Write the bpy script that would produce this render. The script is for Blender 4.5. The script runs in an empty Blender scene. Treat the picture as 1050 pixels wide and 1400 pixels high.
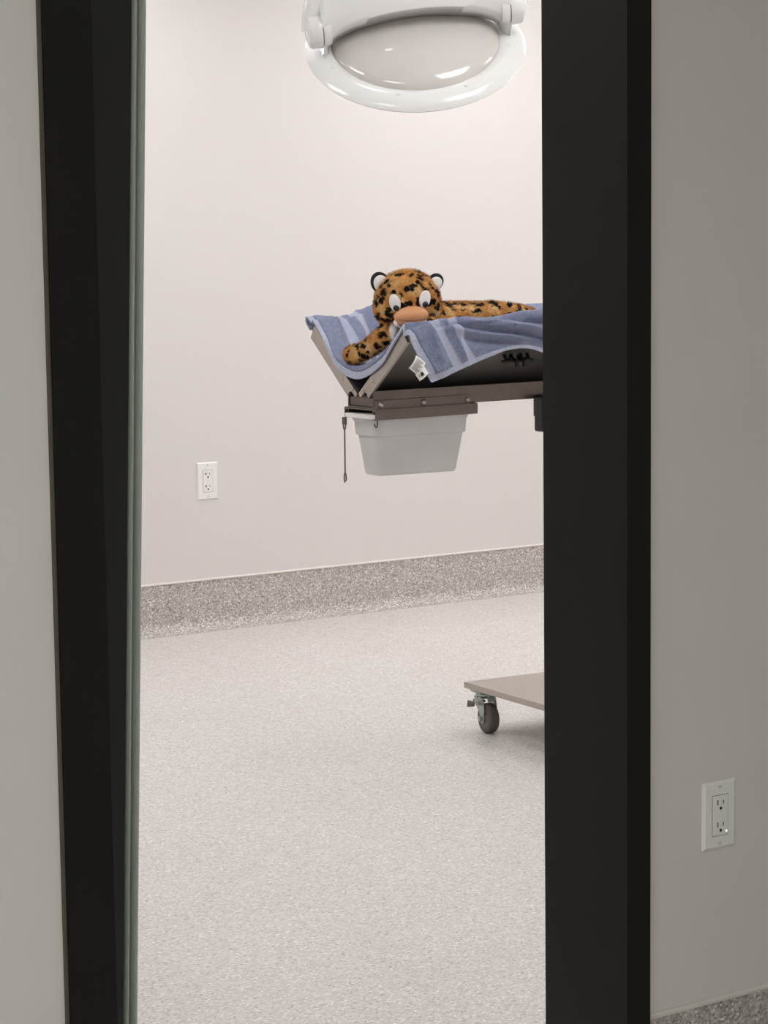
import bpy, bmesh, math, random
import numpy as np
from mathutils import Vector, Matrix, noise as mnoise

random.seed(7); rng = np.random.default_rng(7)
scn = bpy.context.scene
col = scn.collection
PI = math.pi

# ------------------------------------------------------------------ camera
YAW, PITCH, ROLL = math.radians(34.5), math.atan(350/3100), 0.0122
fw = Vector((math.sin(YAW)*math.cos(PITCH), math.cos(YAW)*math.cos(PITCH), -math.sin(PITCH)))
r0 = Vector((math.cos(YAW), -math.sin(YAW), 0)); u0 = r0.cross(fw)
rt = math.cos(ROLL)*r0 - math.sin(ROLL)*u0
up = math.cos(ROLL)*u0 + math.sin(ROLL)*r0
cd = bpy.data.cameras.new('camera'); cam = bpy.data.objects.new('camera', cd); col.objects.link(cam)
M = Matrix.Identity(4)
for i in range(3):
    M[i][0], M[i][1], M[i][2] = rt[i], up[i], -fw[i]
M.translation = (0, 0, 1.41)
cam.matrix_world = M
cd.sensor_fit = 'VERTICAL'; cd.sensor_height = 36; cd.sensor_width = 27
cd.lens = 3100/1400*36; cd.clip_start = 0.05; cd.clip_end = 60
scn.camera = cam

# ------------------------------------------------------------------ world, exposure
w = bpy.data.worlds.new('world'); scn.world = w; w.use_nodes = True
w.node_tree.nodes['Background'].inputs[0].default_value = (0.5, 0.5, 0.5, 1)
w.node_tree.nodes['Background'].inputs[1].default_value = 0.05
scn.view_settings.view_transform = 'Standard'; scn.view_settings.look = 'None'
scn.view_settings.gamma = 1; scn.view_settings.use_curve_mapping = False
scn.view_settings.exposure = 0.0
ROOM_LIGHT = 9.2      # ceiling panels of the treatment room
HALL_FILL = 14.8       # unseen fill panels added to brighten the corridor

# ------------------------------------------------------------------ materials
def srgb(r, g, b):
    f = lambda c: (c/255/12.92) if c/255 <= .04045 else ((c/255+.055)/1.055)**2.4
    return (f(r), f(g), f(b), 1)
class NT:
    def __init__(s, name):
        s.m = bpy.data.materials.new(name); s.m.use_nodes = True; s.t = s.m.node_tree
        s.b = s.t.nodes['Principled BSDF']
    def n(s, typ, **kw):
        nd = s.t.nodes.new(typ)
        for k, v in kw.items(): setattr(nd, k, v)
        return nd
    def l(s, a, b): s.t.links.new(a, b)
    def coord(s, scale=(1, 1, 1)):
        tc = s.n('ShaderNodeTexCoord'); mp = s.n('ShaderNodeMapping'); mp.inputs['Scale'].default_value = scale
        s.l(tc.outputs['Object'], mp.inputs[0]); return mp.outputs[0]
    def noise(s, co, scale, detail=2, rough=.5):
        nd = s.n('ShaderNodeTexNoise'); nd.inputs['Scale'].default_value = scale
        nd.inputs['Detail'].default_value = detail; nd.inputs['Roughness'].default_value = rough
        s.l(co, nd.inputs['Vector']); return nd
    def ramp(s, fac, stops, interp='LINEAR'):
        r = s.n('ShaderNodeValToRGB'); cr = r.color_ramp; cr.interpolation = interp
        while len(cr.elements) < len(stops): cr.elements.new(.5)
        for e, (p, c) in zip(cr.elements, stops): e.position = p; e.color = c
        s.l(fac, r.inputs[0]); return r.outputs[0]
    def mix(s, fac, a, b, mode='MIX'):
        m = s.n('ShaderNodeMixRGB', blend_type=mode)
        for sock, v in ((m.inputs[0], fac), (m.inputs[1], a), (m.inputs[2], b)):
            if hasattr(v, 'is_linked') or hasattr(v, 'links'): s.l(v, sock)
            else: sock.default_value = v
        return m.outputs[0]
    def bump(s, h, strength, dist):
        b = s.n('ShaderNodeBump'); b.inputs['Strength'].default_value = strength; b.inputs['Distance'].default_value = dist
        s.l(h, b.inputs['Height']); s.l(b.outputs[0], s.b.inputs['Normal'])
def plain(name, c, rough=.5, metal=0, var=.04, nscale=30, bump=0, bdist=.001, spec=None):
    k = NT(name); k.b.inputs['Roughness'].default_value = rough; k.b.inputs['Metallic'].default_value = metal
    co = k.coord(); n = k.noise(co, nscale, 3)
    lo = tuple(x*(1-var) for x in c[:3])+(1,); hi = tuple(min(1, x*(1+var)) for x in c[:3])+(1,)
    k.l(k.ramp(n.outputs[0], [(.3, lo), (.7, hi)]), k.b.inputs['Base Color'])
    if bump: k.bump(n.outputs[0], bump, bdist)
    if spec is not None: k.b.inputs['Specular IOR Level'].default_value = spec
    return k.m
def emis(name, c, s):
    k = NT(name); k.b.inputs['Base Color'].default_value = c; k.b.inputs['Emission Color'].default_value = c
    k.b.inputs['Emission Strength'].default_value = s
    return k.m
def speckle(name, stops, scale, rough, bump, stretch=(1, 1, 1), fine=None):
    k = NT(name); k.b.inputs['Roughness'].default_value = rough
    co = k.coord(stretch)
    v = k.n('ShaderNodeTexVoronoi'); v.inputs['Scale'].default_value = scale; k.l(co, v.inputs['Vector'])
    sx = k.n('ShaderNodeSeparateColor'); k.l(v.outputs['Color'], sx.inputs[0])
    c = k.ramp(sx.outputs[0], stops)
    big = k.noise(k.coord(), 2.2, 3)
    c2 = k.mix(1.0, c, k.ramp(big.outputs[0], [(.3, (.965, .96, .955, 1)), (.7, (1, 1, 1, 1))]), 'MULTIPLY')
    k.l(c2, k.b.inputs['Base Color'])
    k.bump(sx.outputs[1], bump, .0006)
    return k.m

WALL_C = srgb(223, 218, 215)
mat = {}
mat['wall'] = plain('wall_paint', WALL_C, .55, 0, .004, 14, .04, .001)
mat['ceiling'] = plain('ceiling_paint', srgb(232, 230, 226), .8)
mat['floor'] = speckle('speckled_vinyl', [(0, srgb(164, 157, 151)), (.10, srgb(201, 195, 190)), (.5, srgb(213, 208, 204)), (.85, srgb(220, 215, 211)), (1, srgb(246, 244, 242))], 190, .42, .08, (1, 1.6, 1))
mat['base'] = speckle('speckled_cove_base', [(0, srgb(134, 127, 121)), (.25, srgb(172, 165, 159)), (.6, srgb(192, 185, 179)), (.88, srgb(208, 202, 197)), (1, srgb(244, 242, 239))], 230, .5, .12)
mat['cap'] = plain('base_cap', srgb(222, 215, 208), .5)
mat['frame'] = plain('dark_bronze_paint', srgb(24, 23, 21), .5, 0, .03, 9, spec=.2)
mat['leaf'] = plain('black_door_paint', srgb(34, 34, 34), .32, 0, .03, 9)
mat['seal'] = plain('grey_rubber', srgb(200, 206, 198), .5, 0, .03, 40)
mat['caulk'] = plain('caulk', srgb(90, 84, 74), .8)
mat['plate'] = plain('outlet_plastic', srgb(240, 238, 236), .25, 0, .01)
mat['slot'] = plain('slot_dark', srgb(40, 38, 36), .7)
mat['screw'] = plain('white_screw', srgb(205, 203, 200), .4)
mat['steel'] = plain('brushed_steel', srgb(186, 178, 170), .36, .9, .05, 60)
mat['steel_d'] = plain('dark_brushed_steel', srgb(112, 103, 97), .38, .85, .06, 50)
mat['under'] = plain('panel_steel_dark_reflection', srgb(128, 124, 121), .36, .7, .05, 20)  # stainless panel; the dark corridor it mirrors is put into its colour
mat['black'] = plain('black_plastic', srgb(22, 22, 22), .4)
mat['zinc'] = plain('zinc_plate', srgb(170, 178, 172), .38, .7, .06, 60)
mat['rubber'] = plain('grey_tread_rubber', srgb(92, 88, 84), .6, 0, .05, 60)
mat['hub'] = plain('grey_hub', srgb(118, 114, 110), .5)
mat['lampw'] = plain('white_enamel', srgb(239, 239, 238), .12, 0, .006)
mat['gap'] = plain('seam_grey', srgb(105, 106, 106), .6)
def dome_mat():
    k = NT('glossy_dome'); k.b.inputs['Base Color'].default_value = srgb(214, 209, 204); k.b.inputs['Roughness'].default_value = .07
    co = k.coord(); n = k.noise(co, 3, 2)
    k.l(k.ramp(n.outputs[0], [(.3, srgb(210, 205, 200)), (.7, srgb(217, 213, 209))]), k.b.inputs['Base Color'])
    k.b.inputs['Coat Weight'].default_value = .3; k.b.inputs['Coat Roughness'].default_value = .03
    return k.m
mat['dome'] = dome_mat()
def bin_mat():
    k = NT('frosted_plastic'); k.b.inputs['Roughness'].default_value = .38
    k.b.inputs['Base Color'].default_value = srgb(232, 232, 232)
    co = k.coord(); n = k.noise(co, 8, 2)
    k.l(k.ramp(n.outputs[0], [(.3, srgb(228, 227, 227)), (.7, srgb(236, 236, 236))]), k.b.inputs['Base Color'])
    k.b.inputs['Transmission Weight'].default_value = .25
    k.b.inputs['Subsurface Weight'].default_value = .15; k.b.inputs['Subsurface Radius'].default_value = (.02, .02, .02)
    return k.m
mat['bin'] = bin_mat()
def terry(name, c1, c2, sc, st):
    k = NT(name); k.b.inputs['Roughness'].default_value = .95; k.b.inputs['Specular IOR Level'].default_value = .1
    co = k.coord(); n = k.noise(co, sc, 4, .7); n2 = k.noise(co, 60, 3)
    c = k.mix(.5, k.ramp(n.outputs[0], [(.32, c1), (.68, c2)]), k.ramp(n2.outputs[0], [(.3, c1), (.7, c2)]))
    k.l(c, k.b.inputs['Base Color']); k.bump(n.outputs[0], st, .004)
    k.b.inputs['Sheen Weight'].default_value = .25; k.b.inputs['Sheen Roughness'].default_value = .5
    return k.m
mat['terry'] = terry('blue_terry', srgb(124, 132, 163), srgb(158, 165, 194), 420, .9)
mat['band'] = terry('woven_band', srgb(166, 171, 193), srgb(180, 184, 205), 700, .3)
mat['hem'] = terry('towel_hem', srgb(168, 173, 194), srgb(188, 192, 210), 500, .35)
mat['stitch'] = plain('hem_stitch', srgb(118, 124, 152), .9)
mat['tag'] = plain('tag_satin', srgb(236, 235, 232), .6)
mat['print'] = plain('tag_print', srgb(60, 60, 64), .8)
def leopard():
    k = NT('leopard_plush'); k.b.inputs['Roughness'].default_value = .9; k.b.inputs['Specular IOR Level'].default_value = .15
    co = k.coord()
    nd = k.noise(co, 45, 2); sub = k.n('ShaderNodeVectorMath', operation='SUBTRACT'); sub.inputs[1].default_value = (.5, .5, .5)
    k.l(nd.outputs['Color'], sub.inputs[0])
    sc = k.n('ShaderNodeVectorMath', operation='SCALE'); sc.inputs['Scale'].default_value = .030; k.l(sub.outputs[0], sc.inputs[0])
    ad = k.n('ShaderNodeVectorMath', operation='ADD'); k.l(co, ad.inputs[0]); k.l(sc.outputs[0], ad.inputs[1])
    mp = k.n('ShaderNodeMapping'); mp.inputs['Scale'].default_value = (.8, 1, 1.25); k.l(ad.outputs[0], mp.inputs[0])
    v = k.n('ShaderNodeTexVoronoi'); v.inputs['Scale'].default_value = 41; k.l(mp.outputs[0], v.inputs['Vector'])
    spot = k.ramp(v.outputs['Distance'], [(.37, (1, 1, 1, 1)), (.47, (0, 0, 0, 1))])
    n1 = k.noise(co, 26, 2)
    base = k.ramp(n1.outputs[0], [(.3, srgb(194, 132, 68)), (.5, srgb(220, 168, 102)), (.72, srgb(240, 210, 158))])
    halo = k.ramp(v.outputs['Distance'], [(.40, (1, 1, 1, 1)), (.58, (0, 0, 0, 1))])
    c = k.mix(k.mix(1., halo, (.35, .35, .35, 1), 'MULTIPLY'), base, srgb(120, 70, 32))
    c = k.mix(spot, c, srgb(26, 22, 20))
    k.l(c, k.b.inputs['Base Color'])
    f = k.noise(co, 500, 3); k.bump(f.outputs[0], .6, .003)
    return k.m
mat['leopard'] = leopard()
mat['pwhite'] = plain('white_plush', srgb(236, 233, 232), .9, 0, .05, 300, .5, .002)
mat['pblack'] = plain('black_plush', srgb(26, 25, 25), .95, 0, .1, 300, .5, .002)
mat['ptan'] = plain('tan_plush', srgb(214, 156, 112), .85, 0, .06, 200, .35, .001)
mat['ppink'] = plain('pink_plush', srgb(196, 142, 118), .85, 0, .05, 200, .3, .001)
mat['porange'] = plain('orange_plush', srgb(216, 158, 88), .9, 0, .08, 200, .4, .002)
mat['eye'] = plain('eye_gloss', srgb(16, 14, 14), .06)
mat['iris'] = plain('eye_rim', srgb(84, 80, 82), .15)
mat['room_panel'] = emis('lit_diffuser', (.985, .99, 1, 1), ROOM_LIGHT)
mat['hall_fill_panel'] = emis('hall_fill_diffuser', (.94, 1, .97, 1), HALL_FILL)
mat['led'] = emis('led', (1, 1, .97, 1), 1.2)

# ------------------------------------------------------------------ mesh helpers
class MB:
    def __init__(s): s.v = []; s.f = []
    def add(s, vs, fs):
        o = len(s.v); s.v += [tuple(map(float, p)) for p in vs]; s.f += [tuple(o+i for i in f) for f in fs]; return s
    def box(s, x0, x1, y0, y1, z0, z1):
        vs = [(x, y, z) for z in (z0, z1) for y in (y0, y1) for x in (x0, x1)]
        return s.add(vs, [(0, 2, 3, 1), (4, 5, 7, 6), (0, 1, 5, 4), (2, 6, 7, 3), (0, 4, 6, 2), (1, 3, 7, 5)])
    def prism(s, poly, a0, a1, axis='x'):
        # poly of 2-D points, extruded along an axis (x: poly=(y,z); y: poly=(x,z); z: poly=(x,y))
        n = len(poly); vs = []
        for a in (a0, a1):
            for p, q in poly: vs.append({'x': (a, p, q), 'y': (p, a, q), 'z': (p, q, a)}[axis])
        fs = [(i, (i+1) % n, n+(i+1) % n, n+i) for i in range(n)] + [tuple(range(n-1, -1, -1)), tuple(range(n, 2*n))]
        return s.add(vs, fs)
    def tube(s, pts, rad, n=12, caps=True, closed=False):
        pts = [Vector(p) for p in pts]; m = len(pts)
        rads = rad if hasattr(rad, '__len__') else [rad]*m
        vs = []; prev = None
        for i, p in enumerate(pts):
            if closed: t = pts[(i+1) % m]-pts[i-1]
            else: t = pts[min(i+1, m-1)]-pts[max(i-1, 0)]
            t.normalize()
            if prev is None:
                a = Vector((0, 0, 1)) if abs(t.z) < .9 else Vector((1, 0, 0)); nx = t.cross(a).normalized()
            else: nx = (prev - t*prev.dot(t)).normalized()
            prev = nx; ny = t.cross(nx)
            for k in range(n):
                c = 2*PI*k/n; vs.append(p + (nx*math.cos(c)+ny*math.sin(c))*rads[i])
        fs = [(i*n+k, i*n+(k+1) % n, (i+1)*n+(k+1) % n, (i+1)*n+k) for i in range(m-1) for k in range(n)]
        if closed: fs += [((m-1)*n+k, (m-1)*n+(k+1) % n, (k+1) % n, k) for k in range(n)]
        elif caps: fs += [tuple(range(n-1, -1, -1)), tuple((m-1)*n+k for k in range(n))]
        return s.add(vs, fs)
    def lathe(s, prof, n=48, M=None):
        # profile of (r,z) about local z
        vs = []; fs = []; m = len(prof)
        for r, z in prof:
            for k in range(n):
                c = 2*PI*k/n; p = Vector((r*math.cos(c), r*math.sin(c), z)); vs.append(M @ p if M else p)
        for i in range(m-1):
            for k in range(n): fs.append((i*n+k, i*n+(k+1) % n, (i+1)*n+(k+1) % n, (i+1)*n+k))
        if prof[0][0] > 1e-6 and prof[0] != prof[-1]: fs.append(tuple(range(n-1, -1, -1)))
        if prof[-1][0] > 1e-6 and prof[0] != prof[-1]: fs.append(tuple((m-1)*n+k for k in range(n)))
        return s.add(vs, fs)
    def ell(s, c, ax, n=24, m=16, zc=None):
        # ellipsoid: centre c and three half-axis vectors ax
        c = Vector(c); A = [Vector(a) for a in ax]; vs = [c-A[2]]
        for j in range(1, m):
            t = -PI/2+PI*j/m
            for k in range(n):
                a = 2*PI*k/n
                vs.append(c + A[0]*(math.cos(t)*math.cos(a)) + A[1]*(math.cos(t)*math.sin(a)) + A[2]*math.sin(t))
        vs.append(c+A[2]); fs = []
        for k in range(n): fs.append((0, 1+(k+1) % n, 1+k))
        for j in range(m-2):
            for k in range(n): fs.append((1+j*n+k, 1+j*n+(k+1) % n, 1+(j+1)*n+(k+1) % n, 1+(j+1)*n+k))
        e = len(vs)-1; b = 1+(m-2)*n
        for k in range(n): fs.append((b+k, b+(k+1) % n, e))
        return s.add(vs, fs)
    def build(s, name, m, parent=None, org=(0, 0, 0), smooth=None, bevel=0, seg=2):
        me = bpy.data.meshes.new(name); o = Vector(org)
        me.from_pydata([tuple(Vector(v)-o) for v in s.v], [], s.f)
        bm = bmesh.new(); bm.from_mesh(me)
        bmesh.ops.remove_doubles(bm, verts=bm.verts, dist=1e-6); bmesh.ops.recalc_face_normals(bm, faces=bm.faces)
        bm.to_mesh(me); bm.free()
        me.materials.append(mat[m] if isinstance(m, str) else m)
        ob = bpy.data.objects.new(name, me); col.objects.link(ob)
        if parent: ob.parent = parent
        if smooth is not None:
            me.polygons.foreach_set('use_smooth', [True]*len(me.polygons)); me.set_sharp_from_angle(angle=math.radians(smooth))
        if bevel:
            b = ob.modifiers.new('bevel', 'BEVEL'); b.width = bevel; b.segments = seg; b.limit_method = 'ANGLE'; b.angle_limit = math.radians(40)
            b.harden_normals = False
        return ob
def box(name, m, d, parent=None, org=(0, 0, 0), bevel=0, **kw): return MB().box(*d).build(name, m, parent, org, bevel=bevel, **kw)
def tag(o, label=None, cat=None, group=None, kind=None):
    if label: o['label'] = label
    if cat: o['category'] = cat
    if group: o['group'] = group
    if kind: o['kind'] = kind
    return o
def empty(name, loc, rz=0):
    o = bpy.data.objects.new(name, None); col.objects.link(o); o.location = loc; o.rotation_euler = (0, 0, rz); o.empty_display_size = .1
    return o

# ------------------------------------------------------------------ the setting
FY, BY = 2.75, 2.94            # front wall: corridor face and room face
OX0, OX1, OZ = 1.372, 2.402, 2.15   # rough opening
RX0, RX1, RY1, CH = 0.3, 7.4, 7.44, 2.75
HX0, HX1, HY0, HCH = -2.6, 4.4, -1.6, 2.6
st = lambda o, lab: tag(o, lab, None, None, 'structure')
st(box('floor', 'floor', (HX0-.1, RX1+.1, HY0-.1, RY1+.1, -.08, 0)), 'pale speckled sheet vinyl floor running through the doorway')
m = MB()
m.box(HX0-.1, OX0, FY, BY, 0, CH+.1).box(OX1, RX1+.1, FY, BY, 0, CH+.1).box(OX0, OX1, FY, BY, OZ, CH+.1)
st(m.build('wall_front', 'wall'), 'painted wall with the doorway, grey in the dim corridor light')
st(box('wall_back', 'wall', (RX0-.1, RX1+.1, RY1, RY1+.1, 0, CH+.1)), 'plain off-white far wall of the treatment room')
st(box('wall_left', 'wall', (RX0-.1, RX0, BY, RY1, 0, CH)), 'off-white side wall of the treatment room')
st(box('wall_right', 'wall', (RX1, RX1+.1, BY, RY1, 0, CH)), 'off-white side wall beyond the exam table')
st(box('ceiling', 'ceiling', (RX0-.1, RX1+.1, BY, RY1+.1, CH, CH+.1)), 'white ceiling of the treatment room')
st(box('wall_corridor_left', 'wall', (HX0-.1, HX0, HY0, FY, 0, HCH)), 'end wall of the corridor')
st(box('wall_corridor_right', 'wall', (HX1, HX1+.1, HY0, FY, 0, HCH)), 'other end wall of the corridor')
st(box('wall_corridor_back', 'wall', (HX0-.1, HX1+.1, HY0-.1, HY0, 0, HCH)), 'corridor wall opposite the doorway')
st(box('ceiling_corridor', 'ceiling', (HX0-.1, HX1+.1, HY0-.1, FY, HCH, HCH+.1)), 'corridor ceiling')

def cove_profile(h, d=.004, R=.05):
    # (distance from the wall, height): flat face, then a concave sweep onto the floor
    p = [(0, h), (d, h), (d, R)]
    for k in range(1, 9):
        a = PI/2*k/8; p.append((d+R-R*math.cos(a), R-R*math.sin(a)))
    p += [(d+R, 0), (0, 0)]
    q = []
    for t in p:
        if not q or (abs(t[0]-q[-1][0])+abs(t[1]-q[-1][1])) > 1e-6: q.append(t)
    return q
def cove(name, x0, x1, y, sgn, h, lab):
    root = st(empty(name, ((x0+x1)/2, y, 0)), lab)
    prof = [(y+sgn*d, z) for d, z in cove_profile(h)]
    MB().prism(prof, x0, x1).build('cove', 'base', root, ((x0+x1)/2, y, 0), smooth=35)
    cp = [(y, h), (y+sgn*.007, h), (y+sgn*.007, h+.004), (y+sgn*.003, h+.008), (y, h+.008)]
    MB().prism(cp, x0, x1).build('cap_strip', 'cap', root, ((x0+x1)/2, y, 0))
    return root
cove('baseboard_back', RX0, RX1, RY1, -1, .19, 'grey speckled cove base along the far wall')
cove('baseboard_front_right', OX1+.001, HX1, FY, -1, .152, 'grey speckled cove base beside the doorway by the corridor outlet')
cove('baseboard_front_left', HX0, OX0-.001, FY, -1, .152, 'grey speckled cove base on the other side of the doorway')

# door frame: two jambs and a head, wrapped over both wall faces
fr = st(empty('trim_1', ((OX0+OX1)/2, (FY+BY)/2, 0)), 'dark bronze metal door frame around the opening')
fo = ((OX0+OX1)/2, (FY+BY)/2, 0)
FI0, FI1, FT = 1.421, 2.352, 2.10
FA, FB = FY-.012, BY+.012
def jamb_poly(xi, xo):      # C-section seen from above: reveal at xi, returns at xo
    s = 1 if xo > xi else -1
    return [(xi, FA), (xo, FA), (xo, FA+.012), (xo-s*.001, FA+.0125), (xo-s*.001, FB-.0125), (xo, FB-.012), (xo, FB), (xi, FB)]
MB().prism(jamb_poly(FI0, OX0-.022), 0, FT, 'z').build('jamb', 'frame', fr, fo, bevel=.0015)
MB().prism(jamb_poly(FI1, OX1), 0, FT, 'z').build('jamb', 'frame', fr, fo, bevel=.0015)
box('head', 'frame', (OX0-.022, OX1, FA, FB, FT, FT+.05), fr, fo, bevel=.0015)
box('caulk_line', 'caulk', (OX0-.026, OX0-.0215, FY-.006, FY, 0, FT+.05), fr, fo)
box('caulk_line', 'caulk', (OX1, OX1+.0018, FY-.004, FY, 0, FT+.05), fr, fo)

# sliding leaf hung on the room side, out of plumb by under two degrees
dl = st(empty('door_1', (1.541, 2.99, 0)), 'black sliding door leaf hanging behind the frame with a grey edge seal')
dl.rotation_euler = (0, .037, 0)
do = (0, 0, 0)
box('leaf', 'leaf', (-.98, 0, -.022, .022, .02, 2.16), dl, do, bevel=.002)
def seal(x0, x1):
    p = []
    for k in range(9):
        a = PI*k/8; p.append(((x0+x1)/2+(x1-x0)/2*math.cos(a), -.012-.011*math.sin(a)))
    p += [(x0, .018), (x1, .018)]
    return MB().prism(p, .02, 2.16, 'z').build('edge_seal', 'seal', dl, do, smooth=40)
seal(.001, .0115); seal(.0145, .026)
box('seal_groove', 'black', (.0, .025, -.008, .016, .02, 2.16), dl, do)
pp = MB(); pl = []
for cx, cz, a0 in ((-.0+-.045, .30, 0), (-.045-.12, .30, PI/2), (-.165, .12, PI), (-.045, .12, 1.5*PI)):
    for k in range(7): pl.append((cx+.02*math.cos(a0+PI/2*k/6), cz+.02*math.sin(a0+PI/2*k/6)))
pp.prism(pl, -.026, -.022, 'y').build('guide_plate', 'leaf', dl, do, bevel=.001)
MB().ell((-.055, -.026, .283), [(.005, 0, 0), (0, .003, 0), (0, 0, .005)], 12, 8).build('screw', 'steel', dl, do, smooth=60)

# ------------------------------------------------------------------ ceiling light panels and added corridor fill
def panel(x, y, z, s, m, lab, grp):
    r = tag(empty('ceiling_light', (x, y, z)), lab, 'light', grp)
    f = MB(); h = s/2; b = .02
    f.box(-h-b, h+b, -h-b, -h, -.02, 0).box(-h-b, h+b, h, h+b, -.02, 0).box(-h-b, -h, -h, h, -.02, 0).box(h, h+b, -h, h, -.02, 0)
    f.build('light_frame', 'lampw', r)
    MB().box(-h, h, -h, h, -.008, -.002).build('diffuser', m, r)
for x in (1.9, 3.65, 5.4, 6.9):
    for y in (3.95, 5.35, 6.72):
        panel(x, y, CH, .6, 'room_panel', 'square white light panel in the treatment room ceiling', 'treatment room ceiling panels')
for x, y in ((-1.5, .9), (.1, .9), (1.9, -.6), (-1.5, -.9)):  # added fill, out of view, placed to light corridor walls and door seal
    panel(x, y, HCH, .6, 'hall_fill_panel', 'square fill light panel added out of view in the corridor ceiling', 'added corridor fill panels')

# ------------------------------------------------------------------ wall outlets
def outlet(name, x, z, y, wd, ht, lab, gfci):
    r = tag(empty(name, (x, y, z)), lab, 'outlet')
    h, v = wd/2, ht/2; T = .0065; e = .005
    P = [(-h, -v, 0), (h, -v, 0), (h, v, 0), (-h, v, 0), (-h, -v, -.003), (h, -v, -.003), (h, v, -.003), (-h, v, -.003),
         (-h+e, -v+e, -T), (h-e, -v+e, -T), (h-e, v-e, -T), (-h+e, v-e, -T)]
    F = [(3, 2, 1, 0), (8, 9, 10, 11)]
    for b in (0, 4):
        for k in range(4): F.append((b+k, b+(k+1) % 4, b+4+(k+1) % 4, b+4+k))
    MB().add([(p[0], p[2], p[1]) for p in P], F).build('cover_plate', 'plate', r, bevel=.0008)
    k = ht/.1143
    rw, rh = .0167*k, .0335*k
    rc = box('receptacle', 'plate', (-rw, rw, -T-.0018, -T+.001, -rh, rh), r, bevel=.0012)
    gr = MB(); g = .0009
    gr.box(-rw-g, rw+g, -T-.0003, -T+.001, -rh-g, rh+g).build('receptacle_gap', 'gap', r)
    fy = -T-.0018
    for sg in (1, -1):
        zc = sg*.0185*k
        a = MB().box(-.0075*k, -.0055*k, fy-.0003, fy+.002, zc-.001*k, zc+.0075*k)
        if gfci: a.box(-.0115*k, -.0055*k, fy-.0003, fy+.002, zc+.0022*k, zc+.0045*k)
        a.build('slot', 'slot', rc)
        box('slot', 'slot', (.005*k, .0068*k, fy-.0003, fy+.002, zc+.0002*k, zc+.0065*k), rc)
        MB().lathe([(.0028*k, -.0003), (.0028*k, .002)], 16, Matrix.Translation((0, fy, zc-.0065*k)) @ Matrix.Rotation(-PI/2, 4, 'X')).build('ground_hole', 'slot', rc, smooth=40)
        MB().lathe([(.003*k, -.0004), (.003*k, .002)], 16, Matrix.Translation((0, -T, sg*.0475*k)) @ Matrix.Rotation(-PI/2, 4, 'X')).build('screw', 'screw', r, smooth=40)
    if gfci:
        for sg in (1, -1):
            box('test_button', 'plate', (-.0062*k, .0062*k, fy-.001, fy+.001, sg*.0034*k-.0026*k, sg*.0034*k+.0026*k), rc, bevel=.0005)
            box('button_print', 'screw', (-.004*k, .004*k, fy-.0013, fy-.0009, sg*.0034*k-.0006*k, sg*.0034*k+.0006*k), rc)
    else:
        MB().ell((.0125*k, fy-.0002, -.0275*k), [(.0016*k, 0, 0), (0, .0012, 0), (0, 0, .0016*k)], 10, 8).build('indicator_light', 'led', rc, smooth=60)
    return r
outlet('wall_outlet', 4.300, .570, RY1, .090, .143, 'white outlet with T-shaped slots and test buttons on the far wall', True)
outlet('wall_outlet', 2.560, .474, FY, .074, .1165, 'white outlet with a tiny indicator light on the corridor wall beside the door frame', False)

# ------------------------------------------------------------------ table frame of reference
TA = math.radians(-4); TE = Vector((3.408, 5.05, 0))
AX = Vector((math.cos(TA), math.sin(TA), 0)); AY = Vector((-math.sin(TA), math.cos(TA), 0))
def W(p): return TE + AX*p[0] + AY*p[1] + Vector((0, 0, p[2]))
def troot(name, b): return empty(name, W(b), TA)
TILT = .012
def tilt(mb):
    mb.v = [(x, y, z+TILT*x) for x, y, z in mb.v]; return mb
VC, VZ, VS, VT = .024, 1.040, .754, .25     # V centre, hinge height, slope, half span
TL = 1.50
B0 = (.85, VC, 0)
tb = tag(troot('exam_table', B0), 'stainless surgical table with a V-shaped top on a low wheeled platform', 'table')
tz = lambda y: VZ + VS*abs(y-VC)
nrm = 1/math.sqrt(1+VS*VS)
for s in (1, -1):
    # folded sheet panel: top skin, outer lip turned down
    y0, y1 = VC+s*.012, VC+s*VT
    z0, z1 = tz(y0), tz(y1)
    ox, oz = s*VS*nrm, -nrm          # outward-down normal of the underside
    t = .004; lip = .03
    poly = [(y0, z0), (y1, z1), (y1+ox*lip, z1+oz*lip), (y1+ox*lip-s*nrm*t, z1+oz*lip-VS*nrm*t), (y1+ox*t-s*nrm*t*1.0, z1+oz*t-VS*nrm*t), (y0+ox*t, z0+oz*t)]
    pn = tilt(MB().prism(poly, .006, TL)).build('top_panel', 'under', tb, B0, bevel=.001)
    # end bar: flat stainless strip across the end of the panel with a notch at its foot
    def P(a, b, s=s):    # a along the panel from the hinge, b below the top skin
        return (VC+s*(.004+a*nrm)+s*VS*nrm*b, VZ+.003+a*VS*nrm-nrm*b)
    L = VT/nrm-.022
    poly = [P(.0, .0), P(L, 0), P(L, .040), P(.036, .040), P(.036, .026), P(.028, .016), P(.0, .014)]
    eb = tilt(MB().prism(poly, -.004, .006)).build('end_bar', 'steel', tb, B0, bevel=.0012)
    for a, b in ((.085, .019), (.024, .008)):
        y, z = P(a, b)
        mm = Matrix.Translation((-.004, y, z)) @ Matrix.Rotation(-PI/2, 4, 'Y')
        MB().lathe([(.0062, -.001), (.0062, .001), (.0045, .0026), (.0, .003)], 14, mm).build('screw', 'steel', eb, B0, smooth=50)
# main rail: square channel under the hinge
ry0, ry1 = VC-.076, VC+.060
rl = MB()
w_ = .0045
rl.box(0, TL, ry0, ry0+w_, 1.004, 1.052).box(0, TL, ry1-w_, ry1, 1.004, 1.052).box(0, TL, ry0+w_, ry1-w_, 1.004, 1.008)
tilt(rl).build('channel_rail', 'steel_d', tb, B0, bevel=.0012)
tilt(MB().box(.003, TL-.01, ry0+w_+.001, ry1-w_-.001, 1.0085, 1.033)).build('rail_block', 'steel_d', tb, B0, bevel=.002)
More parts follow.
